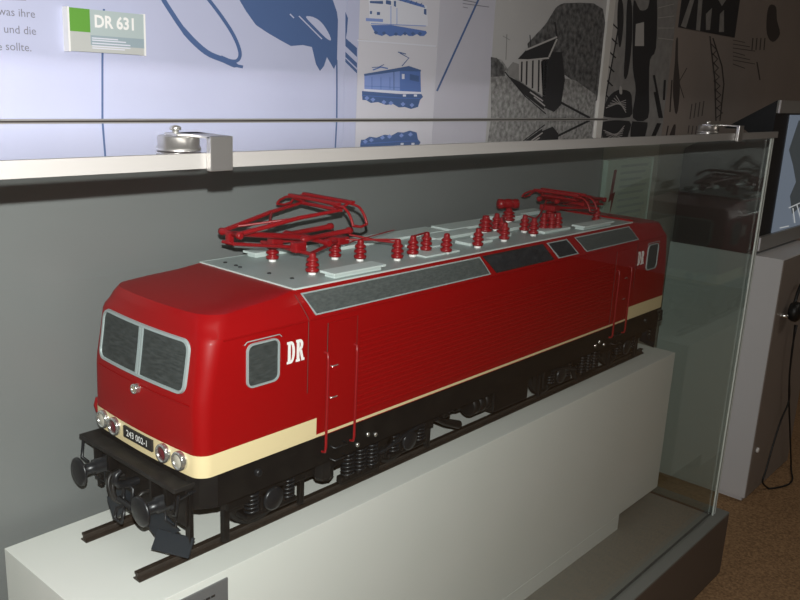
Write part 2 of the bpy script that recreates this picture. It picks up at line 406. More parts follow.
# white batten
b = MB(); P = [wp(604.5, 8), wp(610.5, 0), wp(610.5, -60), wp(604, -60)]
q0, q1, q2, q3 = wp(592.5, 119), wp(600.5, 119), wp(612.5, 0), wp(605, 0)
for q in (q0, q1, q2, q3): pass
bx0, bx1 = (wp(603, 30).x + .004), wp(609.5, 30).x
b.box(bx0, bx1, WY - .010, WY - .0005, ZB - .32, ZT, 'white_batten')
tag(b.build('wall_batten'), 'white vertical batten between forest photo and photo of standing men', 'batten')
# photo of workers
b = MB(); xw1 = wp(674, 30).x
sheet(b, bx1 + .001, xw1, ZB, ZT, 'photo_mid')
wpoly(b, [(613, 0), (622, 0), (612, 60), (603, 118), (598, 118)], 'photo_light', 1)
for i in range(7):
    wline(b, [(611 - i * 1.6, 22 + i * 14), (619 - i * 1.6, 30 + i * 14)], 1.4, 'photo_dark', 2)
wline(b, [(620, 20), (603, 112)], 1.2, 'photo_dark', 2)
wpoly(b, smooth([(618, 4), (620, -2), (623, 4), (623.5, 24), (621, 45), (619, 45), (617.5, 25)], 3), 'photo_dark', 3)
wpoly(b, smooth([(627, 6), (629, -3), (632, 6), (632, 40), (628, 74), (624, 76), (626, 40)], 3), 'photo_dark', 3)
wpoly(b, smooth([(634, 0), (640, 10), (648, 8), (651, -6), (657, 0), (656, 48), (650, 60), (649, 90), (648, 118), (633, 118), (636, 90), (633, 68), (633, 30)], 3), 'photo_dark', 3)
wpoly(b, [(636, 24), (644, 22), (644, 46), (635, 46)], 'photo_light', 4)
wpoly(b, smooth([(603, 112), (608, 98), (618, 90), (630, 92), (632, 104), (630, 117), (606, 117)], 3), 'photo_dark', 3)
for i in range(6): wline(b, [(606 + i * 2, 108 - i * 2.5), (626, 100 + i * 2.5)], .7, 'photo_light', 4)
wpoly(b, smooth([(620, 86), (622, 88), (622, 94), (619.5, 93)], 3), 'photo_light', 5)
wline(b, [(654, 75), (662, 118)], 2, 'photo_dark', 3); wline(b, [(655, 92), (660, 118)], 2.5, 'photo_dark', 3); wline(b, [(665, 80), (664, 100)], 2, 'photo_dark', 3)
for i in range(4): wline(b, [(658, 8 + i * 10), (674, 4 + i * 12)], .6, 'photo_light', 3)
tag(b.build('photo_print'), 'grey photo of three standing men by a ladder of rails, right of white batten', 'photograph')
# brownish mural
xr = 3.9
b = MB(); sheet(b, xw1 + .001, xr, ZB - .3, ZT, 'brown_paper')
wpoly(b, smooth([(676, 41), (678, 39), (678, 60), (680, 85), (678, 110), (675, 112), (673, 88), (675, 62)], 3), 'brown_ink', 1)
wline(b, [(687, 68), (679, 82), (684, 98)], .7, 'brown_ink'); wline(b, [(672, 80), (670, 112)], 1.2, 'brown_ink')
wline(b, [(710, 36), (712, 55), (715, 80), (716, 121)], 1.2, 'brown_ink', 2); wline(b, [(713, 38), (722, 66), (724, 84), (720, 121)], 1.2, 'brown_ink', 2)
for i in range(8): wline(b, [(711.5 + i * .6, 44 + i * 9), (717 + i * .8, 50 + i * 9), (712.5 + i * .5, 55 + i * 9)], 1., 'brown_ink', 3)
for i in range(4): wline(b, [(692 + i * 4, 104 - i), (690 + i * 4, 119 - i)], .8, 'brown_ink')
for i in range(7): wline(b, [(733, 40 + i * 4), (745 + (i % 3) * 5, 42.5 + i * 4.3)], .7, 'brown_ink')
wpoly(b, smooth([(770, 5), (776, 7), (777, 20), (780, 34), (773, 42), (767, 34), (767, 15)], 3), 'brown_ink')
for i in range(4): wline(b, [(753 + i * 4, 38), (752 + i * 4, 50)], 1., 'brown_ink')
wline(b, [(757, 62), (760, 80)], 1.2, 'brown_ink')
tag(b.build('mural_sheet'), 'dim brownish mural sheet with pylon drawing at the right of the wall', 'mural')
b = MB(); pz = wp(678, 28).z; pz2 = wp(735, 37).z
xq0, xq1 = wp(678.5, 20).x, wp(736, 20).x
b.box(xq0, xq1, WY - .0046, WY - .0019, (pz + pz2) / 2, ZT, 'photo_dark')
def wpoly2(pts, mn):
    b.prism([wp(x, y, .0052) for x, y in pts], (0, .0004, 0), mn)
for pts in ([(681, 26), (692, -6), (696, -6), (686, 28)], [(696, 30), (699, -6), (703, -6), (700, 31)], [(715, -6), (730, -6), (722, 6)], [(706, 14), (712, 8), (710, 30), (706, 30)], [(720, 14), (724, 10), (724, 32), (719, 32)]): wpoly2(pts, 'photo_mid')
tag(b.build('photo_print'), 'small dark photo with pale slanting poles above the pylon drawing', 'photograph')

# sign with DR 631
t = thing('sign_plate', wp(106, 55, .012), 'grey green glass sign reading DR 631 on the blue mural', 'sign')
b = MB(); d = .016
sx0, sx1 = wp(69, 30, .014).x, wp(143, 30, .014).x; sz1, sz0 = (wp(69, 8.5, .014).z + wp(143, 13.5, .014).z) / 2, (wp(69, 52, .014).z + wp(143, 54, .014).z) / 2
b.box(sx0, sx1, WY - .016, WY - .003, sz0, sz1, 'sign_grey')
def sbox(u0, u1, v0, v1, mn, lay): b.box(sx0 + (sx1 - sx0) * u0, sx0 + (sx1 - sx0) * u1, WY - .016 - .0004 * lay, WY - .016, sz0 + (sz1 - sz0) * v0, sz0 + (sz1 - sz0) * v1, mn)
sbox(.0, .265, .46, 1, 'green_print', 1); sbox(.265, 1, .40, 1, 'sign_pale', 1); sbox(.265, 1, .17, .40, 'sign_teal', 1)
sw = sx1 - sx0
b.text('DR 631', 'white_paint', (sz1 - sz0) * .40, lambda u, v: Vector((sx0 + sw * .60 + u, WY - .0172, sz0 + (sz1 - sz0) * .72 + v)), sx=.92, off=.0008)
for v_, a_, c_ in ((.335, .28, .63), (.285, .28, .74), (.215, .28, .80), (.15, .28, .80), (.10, .28, .72)):
    sbox(a_, c_, v_ - .014, v_ + .014, 'white_print', 2)
b.build('sign_face', t)
for x_ in (sx0 - .003, sx1):
    b = MB(); b.box(x_, x_ + .003, WY - .017, WY - .001, sz0 - .001, sz1 + .001, 'white_paint'); b.build('side_clip', t, 'white side edge')

# text panel with lightning bolt seen through the end pane
t0 = wp(606, 158, .02); t1 = wp(643, 219, .02)
b = MB(); b.box(t0.x, t1.x, WY - .03, WY - .0135, .15, .53, 'text_panel')
for i in range(9):
    z_ = .505 - i * .022
    b.box(t0.x + .09, t1.x - .03 - (i % 3) * .02, WY - .0306, WY - .03, z_, z_ + .008, 'photo_light')
bolt = [(.045, .50), (.062, .50), (.050, .425), (.066, .43), (.046, .36), (.047, .405), (.028, .398)]
b.prism([(t0.x + u, WY - .031, v) for u, v in bolt], (0, .001, 0), 'red_gear')
b.box(t1.x - .004, t1.x, WY - .034, WY - .0135, .15, .53, 'white_batten')
tag(b.build('information_board'), 'pale text panel with red lightning bolt behind the right end of the case', 'panel')

# ------------------------------------------------------------------ display case
CX0, CXE, CYF, CYB = -.55, 1.7415, -.314, .200
CZT, CZF = .657, -.482
case = thing('display_case', (.6, 0, FZ), 'long glass display case with grey base standing against the mural wall', 'display case')
b = MB(); b.rbox(CX0 - .04, 1.784, -.343, CYB + .005, FZ + .03, CZF - .0062, 'case_base', .003)
b.build('base_cabinet', case)
b = MB(); b.box(CX0, 1.76, -.315, CYB, FZ, FZ + .03, 'gasket_dark'); b.build('kickboard', case, 'dark recessed kickboard')
b = MB()     # ledge frame around the case floor
zt_, zu_ = CZF, CZF - .006
b.rbox(CX0 - .04, 1.784, -.343, -.302, zu_, zt_, 'case_ledge', .002); b.rbox(1.728, 1.784, -.302, CYB + .005, zu_, zt_, 'case_ledge', .002)
b.rbox(CX0 - .04, CX0, -.302, CYB + .005, zu_, zt_, 'case_ledge', .002)
b.build('ledge', case)
b = MB(); b.box(CX0, 1.728, -.302, CYB - .002, CZF - .0060, CZF - .0022, 'case_floor'); b.build('floor_panel', case)
b = MB(); b.box(CX0, 1.7315, -.3065, -.3005, CZF - .005, CZF + .002, 'gasket_dark'); b.box(1.7265, 1.7315, -.30, CYB - .01, CZF - .005, CZF + .002, 'gasket_dark'); b.build('floor_seal', case, 'thin dark seal along the pane foot')
b = MB(); b.box(CX0, CXE - .001, .186, CYB, CZF - .002, CZT - .010, 'panel_grey'); b.build('back_panel', case)
b = MB(); b.box(CX0, CXE - .0192, CYF, CYF + .007, CZF, CZT - .0168, 'glass_front'); b.build('front_pane', case)
b = MB(); b.box(CXE - .008, CXE, CYF + .008, CYB - .001, CZF, CZT - .010, 'glass_end'); b.build('end_pane', case, 'green tinted end pane')
b = MB(); b.box(CX0, CXE + .02, CYF + .004, CYB, CZT - .009, CZT - .001, 'glass_clear'); b.m('glass_top'); b.mi[5] = 1; b.build('top_pane', case)
b = MB(); b.box(CX0, CXE + .02, CYF - .003, CYF + .0035, CZT - .0165, CZT, 'alu'); b.build('top_rail', case, 'pale metal rail')
b = MB(); b.box(CX0, CXE + .02, CYB - .004, CYB + .006, CZT - .009, CZT + .0025, 'alu'); b.box(CX0, CXE + .02, CYB - .0045, CYB - .004, CZT - .001, CZT + .0003, 'gasket_dark'); b.build('back_rail', case)
b = MB()
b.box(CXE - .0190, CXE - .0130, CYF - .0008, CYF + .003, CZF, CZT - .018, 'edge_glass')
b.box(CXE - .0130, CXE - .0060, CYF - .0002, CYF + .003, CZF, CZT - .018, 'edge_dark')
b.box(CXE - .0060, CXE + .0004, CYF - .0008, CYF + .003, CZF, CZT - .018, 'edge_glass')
b.build('corner_edge', case, 'bright polished glass edge')
def hinge(x, xs, flip):
    """clamp hinge: round pivot on the lid, arm, and a square plate hanging over the rail"""
    r = MB(); yc = -.272
    r.lathe((x, yc, CZT), (0, 0, 1), [(0, .0245), (.0035, .0245), (.0035, .023), (.0145, .023), (.0155, .022)], 'alu_bright', 28)
    h = r.build('hinge', case, 'brushed metal clamp hinge')
    r = MB(); r.rbox(min(x, xs) - .011, max(x, xs) + .015, yc - .013, yc + .011, CZT + .0156, CZT + .0185, 'alu_bright', .0006)
    r.rbox(xs - .015, xs + .015, CYF - .010, yc + .011, CZT + .0156, CZT + .0185, 'alu_bright', .0006); r.build('hinge_arm', h)
    r = MB(); r.rbox(xs - .015, xs + .015, CYF - .011, CYF - .0035, CZT - .019, CZT + .0185, 'alu_bright', .0008); r.build('hinge_plate', h)
    r = MB(); r.lathe((x - .004, yc, CZT + .0186), (0, 0, 1), [(0, .0035), (.003, .0035), (.0032, .006), (.0055, .0065), (.0075, .005), (.0085, .002)], 'chrome', 14); r.build('hinge_screw', h)
hinge(-.113, -.094, 1)
hinge(1.385, 1.462, 1)

# ------------------------------------------------------------------ plinth, plaque, rails
PX0, PX1, PYN, PYF = -.1658, 1.6885, -.1462, .1427
b = MB(); b.rbox(PX0, PX1, PYN, PYF, -.437, 0, 'plinth', .0008)
t = thing('plinth', ((PX0 + PX1) / 2, 0, CZF - .002), 'long white plinth inside the case carrying the red model locomotive', 'plinth')
b.build('plinth_block', t)
b = MB(); b.box(PX0 + .25, 1.438, PYN - .0004, PYF - .02, CZF - .002, -.4375, 'plinth'); b.build('plinth_foot', t)
t = thing('label_plaque', (0, PYN, -.06), 'small grey label plaque on the near left of the white plinth', 'label')
b = MB(); b.rbox(-.06, .046, PYN - .0035, PYN - .0002, -.065, -.0125, 'plaque', .0008); b.build('plate', t)
b = MB()
for u0, u1 in ((-.048, -.030), (-.027, -.010), (-.007, .002), (.004, .012), (.014, .021)):
    b.box(u0, u1, PYN - .0040, PYN - .0034, -.0335, -.0300, 'ink')
b.build('lettering', t, 'line of tiny black lettering')

G = .1541; HR = .014
for sgn, lab in ((-1, 'dark brown model rail on the plinth under the near side wheels'), (1, 'dark brown model rail on the plinth under the far side wheels')):
    b = MB(); y = sgn * G / 2
    prof = [(-.0085, 0), (.0085, 0), (.0085, .002), (.0018, .0042), (.0018, .0095), (.0048, .0108), (.0048, HR), (-.0048, HR), (-.0048, .0108), (-.0018, .0095), (-.0018, .0042), (-.0085, .002)]
    b.prism([(-.068, y + u, v + .0002) for u, v in prof], (1.673, 0, 0), 'rail')
    tag(b.build('model_rail'), lab, 'rail', None)

# ------------------------------------------------------------------ locomotive
L = 1.55; HALF = .1482
LEV = [  # z, half width, front x at centre, bow, corner radius
    (.1666, .1482, -.009, .008, .020), (.1720, .1482, -.009, .008, .020), (.2017, .1482, -.009, .008, .020), (.240, .1482, -.009, .008, .021), (.275, .1482, -.0085, .008, .022),
    (.290, .1482, -.0070, .008, .022), (.330, .1482, -.001, .009, .024), (.366, .1480, .0035, .010, .026), (.3735, .1470, .006, .010, .028),
    (.384, .1420, .0095, .012, .032), (.395, .1370, .0130, .012, .034), (.4045, .1315, .0190, .011, .036), (.4085, .1290, .062, .011, .034), (.4120, .1268, .114, .013, .035), (.4152, .1246, .156, .006, .02), (.418, .1226, .197, .0, .004)]
def lev(z):
    for a, c in zip(LEV, LEV[1:]):
        if z <= c[0] + 1e-9:
            k = max(0, min(1, (z - a[0]) / (c[0] - a[0]))); return [a[i] + (c[i] - a[i]) * k for i in range(5)]
    return list(LEV[-1])
def fx(y, z, o=0.):
    """x of the cab front at (y, z), o metres proud"""
    _, w, xf, bw, r = lev(z); t = abs(y) / w; x = xf + bw * min(t, 1) ** 2
    e = abs(y) - (w - r)
    if e > 0: x += r * (1 - math.sqrt(max(0, 1 - min(1, e / r) ** 2)))
    return x - o
def outline(z, o=0., nf=13):
    """front arc from the near side (-y) to the far side at height z"""
    _, w, xf, bw, r = lev(z); pts = []
    ys = [-w + r * (1 - math.cos(i / 6 * PI / 2)) for i in range(6)] + [-(w - r) + 2 * (w - r) * i / nf for i in range(nf + 1)] + [w - r * (1 - math.cos((5 - i) / 6 * PI / 2)) for i in range(6)]
    for y in ys:
        x = fx(y, z)
        s = (w + o) / w
        pts.append(Vector((x - o * (1 - min(1, max(0, (abs(y) - w + r) / r))), y * s, z)))
    return pts
def sidex(z): return fx(lev(z)[1], z)
loco = thing('model_locomotive', (L / 2, 0, HR), 'large red model electric locomotive with cream stripe standing on rails in the case', 'model train')
mx = lambda p: Vector((L - p.x, p.y, p.z))
def slice_loop(z, o=0.):
    A = outline(z, o); Bk = [mx(p) for p in A]
    yn, yf_ = A[0].y, A[-1].y; xa, xb = A[0].x, Bk[0].x
    near = [Vector((xa + (xb - xa) * i / 8, yn, z)) for i in range(1, 8)]
    far = [Vector((xa + (xb - xa) * i / 8, yf_, z)) for i in range(1, 8)]
    return A + far + list(reversed(Bk)) + list(reversed(near))
b = MB(); zs = []
for a, c in zip(LEV, LEV[1:]):
    k = 2 if a[0] > .36 else 1
    zs += [a[0] + (c[0] - a[0]) * i / k for i in range(k)]
zs.append(LEV[-1][0])
loops = [slice_loop(z) for z in zs]; n = len(loops[0])
vs = [p for l in loops for p in l]
b.add(vs, [(j * n + i, j * n + (i + 1) % n, (j + 1) * n + (i + 1) % n, (j + 1) * n + i) for j in range(len(loops) - 1) for i in range(n)], 'red', True)
b.add(loops[0], [tuple(range(n))], 'red'); b.add(loops[-1], [tuple(range(n))], 'red')
body = b.build('body_shell', loco)
bm = bmesh.new(); bm.from_mesh(body.data); bmesh.ops.remove_doubles(bm, verts=bm.verts, dist=1e-5); bmesh.ops.recalc_face_normals(bm, faces=bm.faces); bm.to_mesh(body.data); bm.free()
body.data.set_sharp_from_angle(angle=math.radians(17))

# cream stripe: deep round the cabs, a thin line along the side
def stripe_end(flip):
    q = MB(); o = .0008; xe = .2265
    zz = (.1668, .178, .190, .2017); rows = []
    for z in zz:
        A = outline(z, o); xend = xe
        row = [Vector((xend, A[0].y, z))] + A + [Vector((xend, A[-1].y, z))]
        rows.append([mx(p) for p in row] if flip else row)
    m_ = len(rows[0])
    q.add([p for r in rows for p in r], [(j * m_ + i, j * m_ + i + 1, (j + 1) * m_ + i + 1, (j + 1) * m_ + i) for j in range(len(zz) - 1) for i in range(m_ - 1)], 'cream', True)
    return q.build('cream_stripe', loco)
stripe_end(False); stripe_end(True)
for s in (-1, 1):
    b = MB(); y = s * (HALF + .0006); b.box(.2265, L - .2265, min(y, s * HALF), max(y, s * HALF), .1668, .1715, 'cream'); b.build('cream_line', loco)

# windscreen
def screen(flip):
    f = (lambda p: mx(p)) if flip else (lambda p: p)
    q = MB(); zc0, zc1 = .2885, .3700
    def lp(u0, u1, v0, v1, r, o): return [f(Vector((fx(y, z, o), y, z))) for y, z in rrect(u0, u1, v0, v1, r, sub=14)]
    O0 = lp(-.115, .120, zc0, zc1, .016, .000); O1 = lp(-.114, .119, zc0 + .001, zc1 - .001, .015, .0035)
    I1 = lp(-.1100, .1150, zc0 + .0042, zc1 - .0042, .012, .0035); I0 = lp(-.1092, .1142, zc0 + .0050, zc1 - .0050, .0115, .001)
    q.ring(O0, O1, 'frame_grey', True); q.ring(O1, I1, 'frame_grey'); q.ring(I1, I0, 'frame_grey', True)
    zz = [zc0 + .0045 + (zc1 - zc0 - .009) * i / 6 for i in range(7)]
    for y0, y1, o in ((-.0050, -.0010, .0036), (.0010, .0050, .0036), (-.0010, .0010, .0018)):
        vs = []
        for z in zz: vs += [f(Vector((fx(0, z, o), y, z))) for y in (y0, y1)] + [f(Vector((fx(0, z, 0), y, z))) for y in (y1, y0)]
        q.add(vs, [(4 * j + k, 4 * j + (k + 1) % 4, 4 * j + 4 + (k + 1) % 4, 4 * j + 4 + k) for j in range(6) for k in range(4)], 'frame_grey')
    w = q.build('windscreen', loco, 'twin windscreen in a pale grey frame')
    for s in (-1, 1):
        q = MB(); M = 10; N_ = 7; u0, u1 = (.0040, .1150) if s > 0 else (-.1100, -.0040)
        vs = [f(Vector((fx(u0 + (u1 - u0) * i / M, zc0 + .0045 + (zc1 - zc0 - .009) * j / N_, .0012), u0 + (u1 - u0) * i / M, zc0 + .0045 + (zc1 - zc0 - .009) * j / N_))) for j in range(N_ + 1) for i in range(M + 1)]
        q.add(vs, [(j * (M + 1) + i, j * (M + 1) + i + 1, (j + 1) * (M + 1) + i + 1, (j + 1) * (M + 1) + i) for j in range(N_) for i in range(M)], 'mesh_grey', True)
        q.build('pane', w, 'dark grey pane')
    # thin crease below and above
    q = MB(); q.tube([f(Vector((fx(y, .276, .0008), y, .276))) for y in [-.125 + .25 * i / 16 for i in range(17)]], .0009, 'red', 6); q.build('crease', loco)
screen(False); screen(True)

# lamps of the near cab
def lamp(y, z, r, lens, nm, par=loco, flip=False):
    x = fx(y, z); p = Vector((x + .002, y, z)); ax = Vector((-1, 0, 0))
    if flip: p = mx(p); ax = Vector((1, 0, 0))
    q = MB(); q.lathe(p, ax, [(0, r), (.009, r), (.0105, r * .93), (.0105, r * .74), (.0075, r * .72)], 'chrome', 24, cap=False)
    h = q.build(nm, par)
    q = MB(); q.lathe(p, ax, [(.0072, r * .74), (.0085, r * .6), (.0095, r * .3), (.0098, r * .02)], lens, 24); q.build('lens', h, {'lens_red': 'dark red lens', 'lens_clear': 'clear lens', 'brass': 'pale lens'}[lens])
for fl_ in (False, True):
    for y, ln in ((.106, 'lens_clear'), (.068, 'lens_red'), (-.068, 'lens_red'), (-.106, 'lens_clear')): lamp(y, .1865, .0150, ln, 'headlamp' if ln == 'lens_clear' else 'tail_lamp', flip=fl_)
    lamp(0, .2705, .0078, 'brass', 'marker_lamp', flip=fl_)
b = MB(); b.tube([(.014, .147, .206), (.008, .153, .204), (.006, .1545, .193), (.008, .153, .182), (.014, .147, .180)], .0038, 'red_gear'); b.build('grab_rail', loco)
b = MB(); b.rbox(-.0125, -.0075, -.040, .040, .1785, .1975, 'ink', .0006)
np_ = b.build('number_plate', loco, 'black number plate reading 243 002-1')
b = MB(); b.text('243 002-1', 'white_paint', .0150, lambda u, v: Vector((-.0130, -u, .188 + v)), off=.0002, sx=.98); b.build('lettering', np_, 'white numerals')

# side details --------------------------------------------------
def side(s):
    """everything on one long side, s=-1 the near one"""
    Y = lambda o: s * (HALF + o)
    def Q(x, z, o): return Vector((x, Y(o), z))
    def bx(q, x0, x1, z0, z1, o0, o1, mn, r=None):
        ya, yb = sorted((Y(o0), Y(o1)))
        if r: q.rbox(x0, x1, ya, yb, z0, z1, mn, r)
        else: q.box(x0, x1, ya, yb, z0, z1, mn)
    for flip in (False, True):
        X = (lambda x: L - x) if flip else (lambda x: x)
        def loopz(u0, u1, v0, v1, r, o): return [Q(X(u), v, o) for u, v in rrect(u0, u1, v0, v1, r)]
        q = MB(); A = loopz(.081, .145, .2875, .3575, .012, -.001); B = loopz(.0815, .1445, .288, .357, .0115, .0028); C = loopz(.0842, .1418, .2905, .3545, .0095, .0028); D = loopz(.0847, .1413, .291, .354, .009, -.0002)
        q.ring(A, B, 'frame_grey'); q.ring(B, C, 'frame_grey'); q.ring(C, D, 'frame_grey')
        w = q.build('cab_window', loco)
        q = MB(); q.add(loopz(.0842, .1418, .2905, .3545, .009, .0009), [tuple(range(24))], 'mesh_grey'); q.build('pane', w, 'dark grey pane')
        q = MB(); q.tube([Q(X(.0775), .357, .001), Q(X(.082), .3615, .0015), Q(X(.144), .3615, .0015), Q(X(.149), .357, .001)], .0009, 'frame_grey', 6); q.build('drip_rail', loco)  # pale grey stands in for the highlight along the red rail
        # cab door: raised leaf with rounded foot
        q = MB(); pts = [(.249, .360), (.314, .360), (.314, .1725)] + [(.262, .1725), (.256, .1735), (.2515, .1765), (.249, .182)]
        q.prism([Q(X(u), v, .0018) for u, v in pts], (0, -s * .0022, 0), 'red'); 
        for x_ in (.2475, .3155): q.tube([Q(X(x_), .174, .0002), Q(X(x_), .360, .0002)], .0008, 'gasket_dark', 5)
        dr = q.build('cab_door', loco)
        for z_ in (.286, .231):
            q = MB(); q.tube([Q(X(.2545), z_, .0015), Q(X(.2545), z_, .0050), Q(X(.268), z_, .0050)], .0013, 'chrome', 7); q.build('door_handle', dr, 'small metal handle')
        for x_, z0 in ((.2415, .137), (.3085, .137)):
            q = MB(); q.tube([Q(X(x_), .312, 0), Q(X(x_), .311, .0075), Q(X(x_), .300, .009), Q(X(x_), z0 + .01, .009), Q(X(x_), z0 + .002, .0075), Q(X(x_), z0, 0)], .0024, 'red_gear', 8); q.build('handrail', loco)
        for z_ in (.117, .140):
            q = MB(); q.tube([Q(X(.262), z_, -.006), Q(X(.262), z_, .010), Q(X(.292), z_, .010), Q(X(.292), z_, -.006)], .0016, 'steel_dark', 6); q.build('footstep', loco, 'dark steel step')
        # filler cap on skirt
        q = MB(); q.lathe(Q(X(.105), .145, -.004), (0, s, 0), [(0, .006), (.008, .006), (.009, .004)], 'steel_dark', 12); q.build('skirt_cap', loco)
        # DR lettering
        q = MB(); o = .0005; h = .036
        sg = 1 if s < 0 else -1
        base = (.1605 if s < 0 else .197) if not flip else (L - .197 if s < 0 else L - .1605)
        def P(u, v): return Q(base + sg * u, .309 + v, o)
        cnt = [0]
        def rc(u0, u1, v0, v1):
            cnt[0] += 1; k = Vector((0, s * .00006 * cnt[0], 0)); q.prism([P(u0, v0) + k, P(u1, v0) + k, P(u1, v1) + k, P(u0, v1) + k], (0, -s * .0004, 0) , 'white_paint')
        def arcstrip(cx_, cy_, ro, rvo, ri, rvi, a0, a1):
            N_ = 8
            for i in range(N_):
                aa, ab = a0 + (a1 - a0) * i / N_, a0 + (a1 - a0) * (i + 1) / N_
                q.prism([P(cx_ + ro * math.cos(aa), cy_ + rvo * math.sin(aa)), P(cx_ + ro * math.cos(ab), cy_ + rvo * math.sin(ab)), P(cx_ + ri * math.cos(ab), cy_ + rvi * math.sin(ab)), P(cx_ + ri * math.cos(aa), cy_ + rvi * math.sin(aa))], (0, -s * .0004, 0), 'white_paint')
        rc(.0, .009, 0, .004); rc(0, .009, h - .004, h); rc(.002, .0075, 0, h)
        arcstrip(.0085, h / 2, .008, h / 2, .0028, h / 2 - .005, -PI / 2, PI / 2)
        rc(.0185, .027, 0, .004); rc(.0185, .027, h - .004, h); rc(.020, .0255, 0, h)
        arcstrip(.026, h * .74, .0075, h * .26, .0024, h * .26 - .0048, -PI / 2, PI / 2)
        q.prism([P(.0262, h * .5), P(.031, h * .5), P(.0345, .004), P(.0365, .004), P(.0365, 0), P(.0305, 0)], (0, -s * .0004, 0), 'white_paint')
        q.build('lettering', loco, 'white slab letters DR')
    # ribbed panel between the doors
    q = MB(); N_ = 17; z0, z1 = .182, .334; xa, xb = .322, L - .322; rows = []
    for i in range(N_):
        zc = z0 + (z1 - z0) * (i + .5) / N_; h2 = (z1 - z0) / N_ * .5
        for dz, o in ((-h2, .0), (-h2 * .55, .0), (-h2 * .3, .0016), (h2 * .3, .0016), (h2 * .55, .0), (h2, .0)): rows.append((zc + dz, o + .0004))
    vs = []
    for z, o in rows: vs += [Q(xa, z, o), Q(xb, z, o)]
    q.add(vs, [(2 * i, 2 * i + 1, 2 * i + 3, 2 * i + 2) for i in range(len(rows) - 1)], 'red')
    q.build('ribbed_panel', loco)
    q = MB(); q.tube([Q(.040, .3715, .0002), Q(L - .040, .3715, .0002)], .0011, 'red', 6); q.tube([Q(.24, .166, .0002), Q(L - .24, .166, .0002)], .0008, 'red', 6); q.build('gutter', loco)
    # grille band on the sloping shoulder
    nrm = Vector((0, s * .92, .39)).normalized()
    def sh(x, k, o):
        z = .3765 + (.4115 - .3765) * k; w = lev(z)[1]; return Vector((x, s * w, z)) + nrm * o
    for (xa, xb, xc, xd), mn, fr in (((.205, .681, .698, .222), 'grille', 'frame_grey'), ((.690, .914, .938, .719), 'grille_dark', 'ink'), ((.931, 1.016, 1.046, .958), 'grille_dark', 'frame_grey'), ((1.051, 1.322, 1.350, 1.083), 'grille', 'frame_grey')):
        # corners: top left, top right, bottom right, bottom left
        ins = [(xa, 1), (xb, 1), (xc, 0), (xd, 0)]
        q = MB(); e = .0030
        if xb - xa < .12: e = .0055
        A = [sh(x, k, .0003) for x, k in ins]; O = [sh(x, k, .0018) for x, k in ins]
        I = [sh(xa + e, 1 - .06, .0018), sh(xb - e * .6, 1 - .06, .0018), sh(xc - e, .06, .0018), sh(xd + e * .6, .06, .0018)]
        D = [p - nrm * .0012 for p in I]
        q.ring(A, O, fr); q.ring(O, I, fr); q.ring(I, D, fr)
        g = q.build('grille_frame' if mn == 'grille' else 'louvre_frame', loco)
        q = MB(); 
        for i in range(12):
            k0, k1 = .06 + .88 * i / 12, .06 + .88 * (i + 1) / 12
            def ix(k, a, d_): return d_ + (a - d_) * k
            x0a, x0b = ix(k0, xa, xd) + .002, ix(k0, xb, xc) - .002; x1a, x1b = ix(k1, xa, xd) + .002, ix(k1, xb, xc) - .002
            q.add([sh(x0a, k0, .0004), sh(x0b, k0, .0004), sh(x1b, k1, .0013), sh(x1a, k1, .0013)], [(0, 1, 2, 3)], mn)
            if i: q.add([sh(x0a, k0, .0013), sh(x0b, k0, .0013), sh(x0b, k0, .0004), sh(x0a, k0, .0004)], [(0, 1, 2, 3)], mn)
        q.build('grille_mesh', g, 'dark grey mesh')
    # panel seam ahead of the doors
    q = MB(); q.tube([Q(.205, .25, .0002), Q(.205, .372, .0002)] + [sh(.205 - .012 * k, k, .0004) for k in (0, .5, 1)], .0006, 'gasket_dark', 5); q.build('panel_seam', loco); q = MB(); q.tube([Q(L - .205, .25, .0002), Q(L - .205, .372, .0002)], .0006, 'gasket_dark', 5); q.build('panel_seam', loco)
side(-1); side(1)

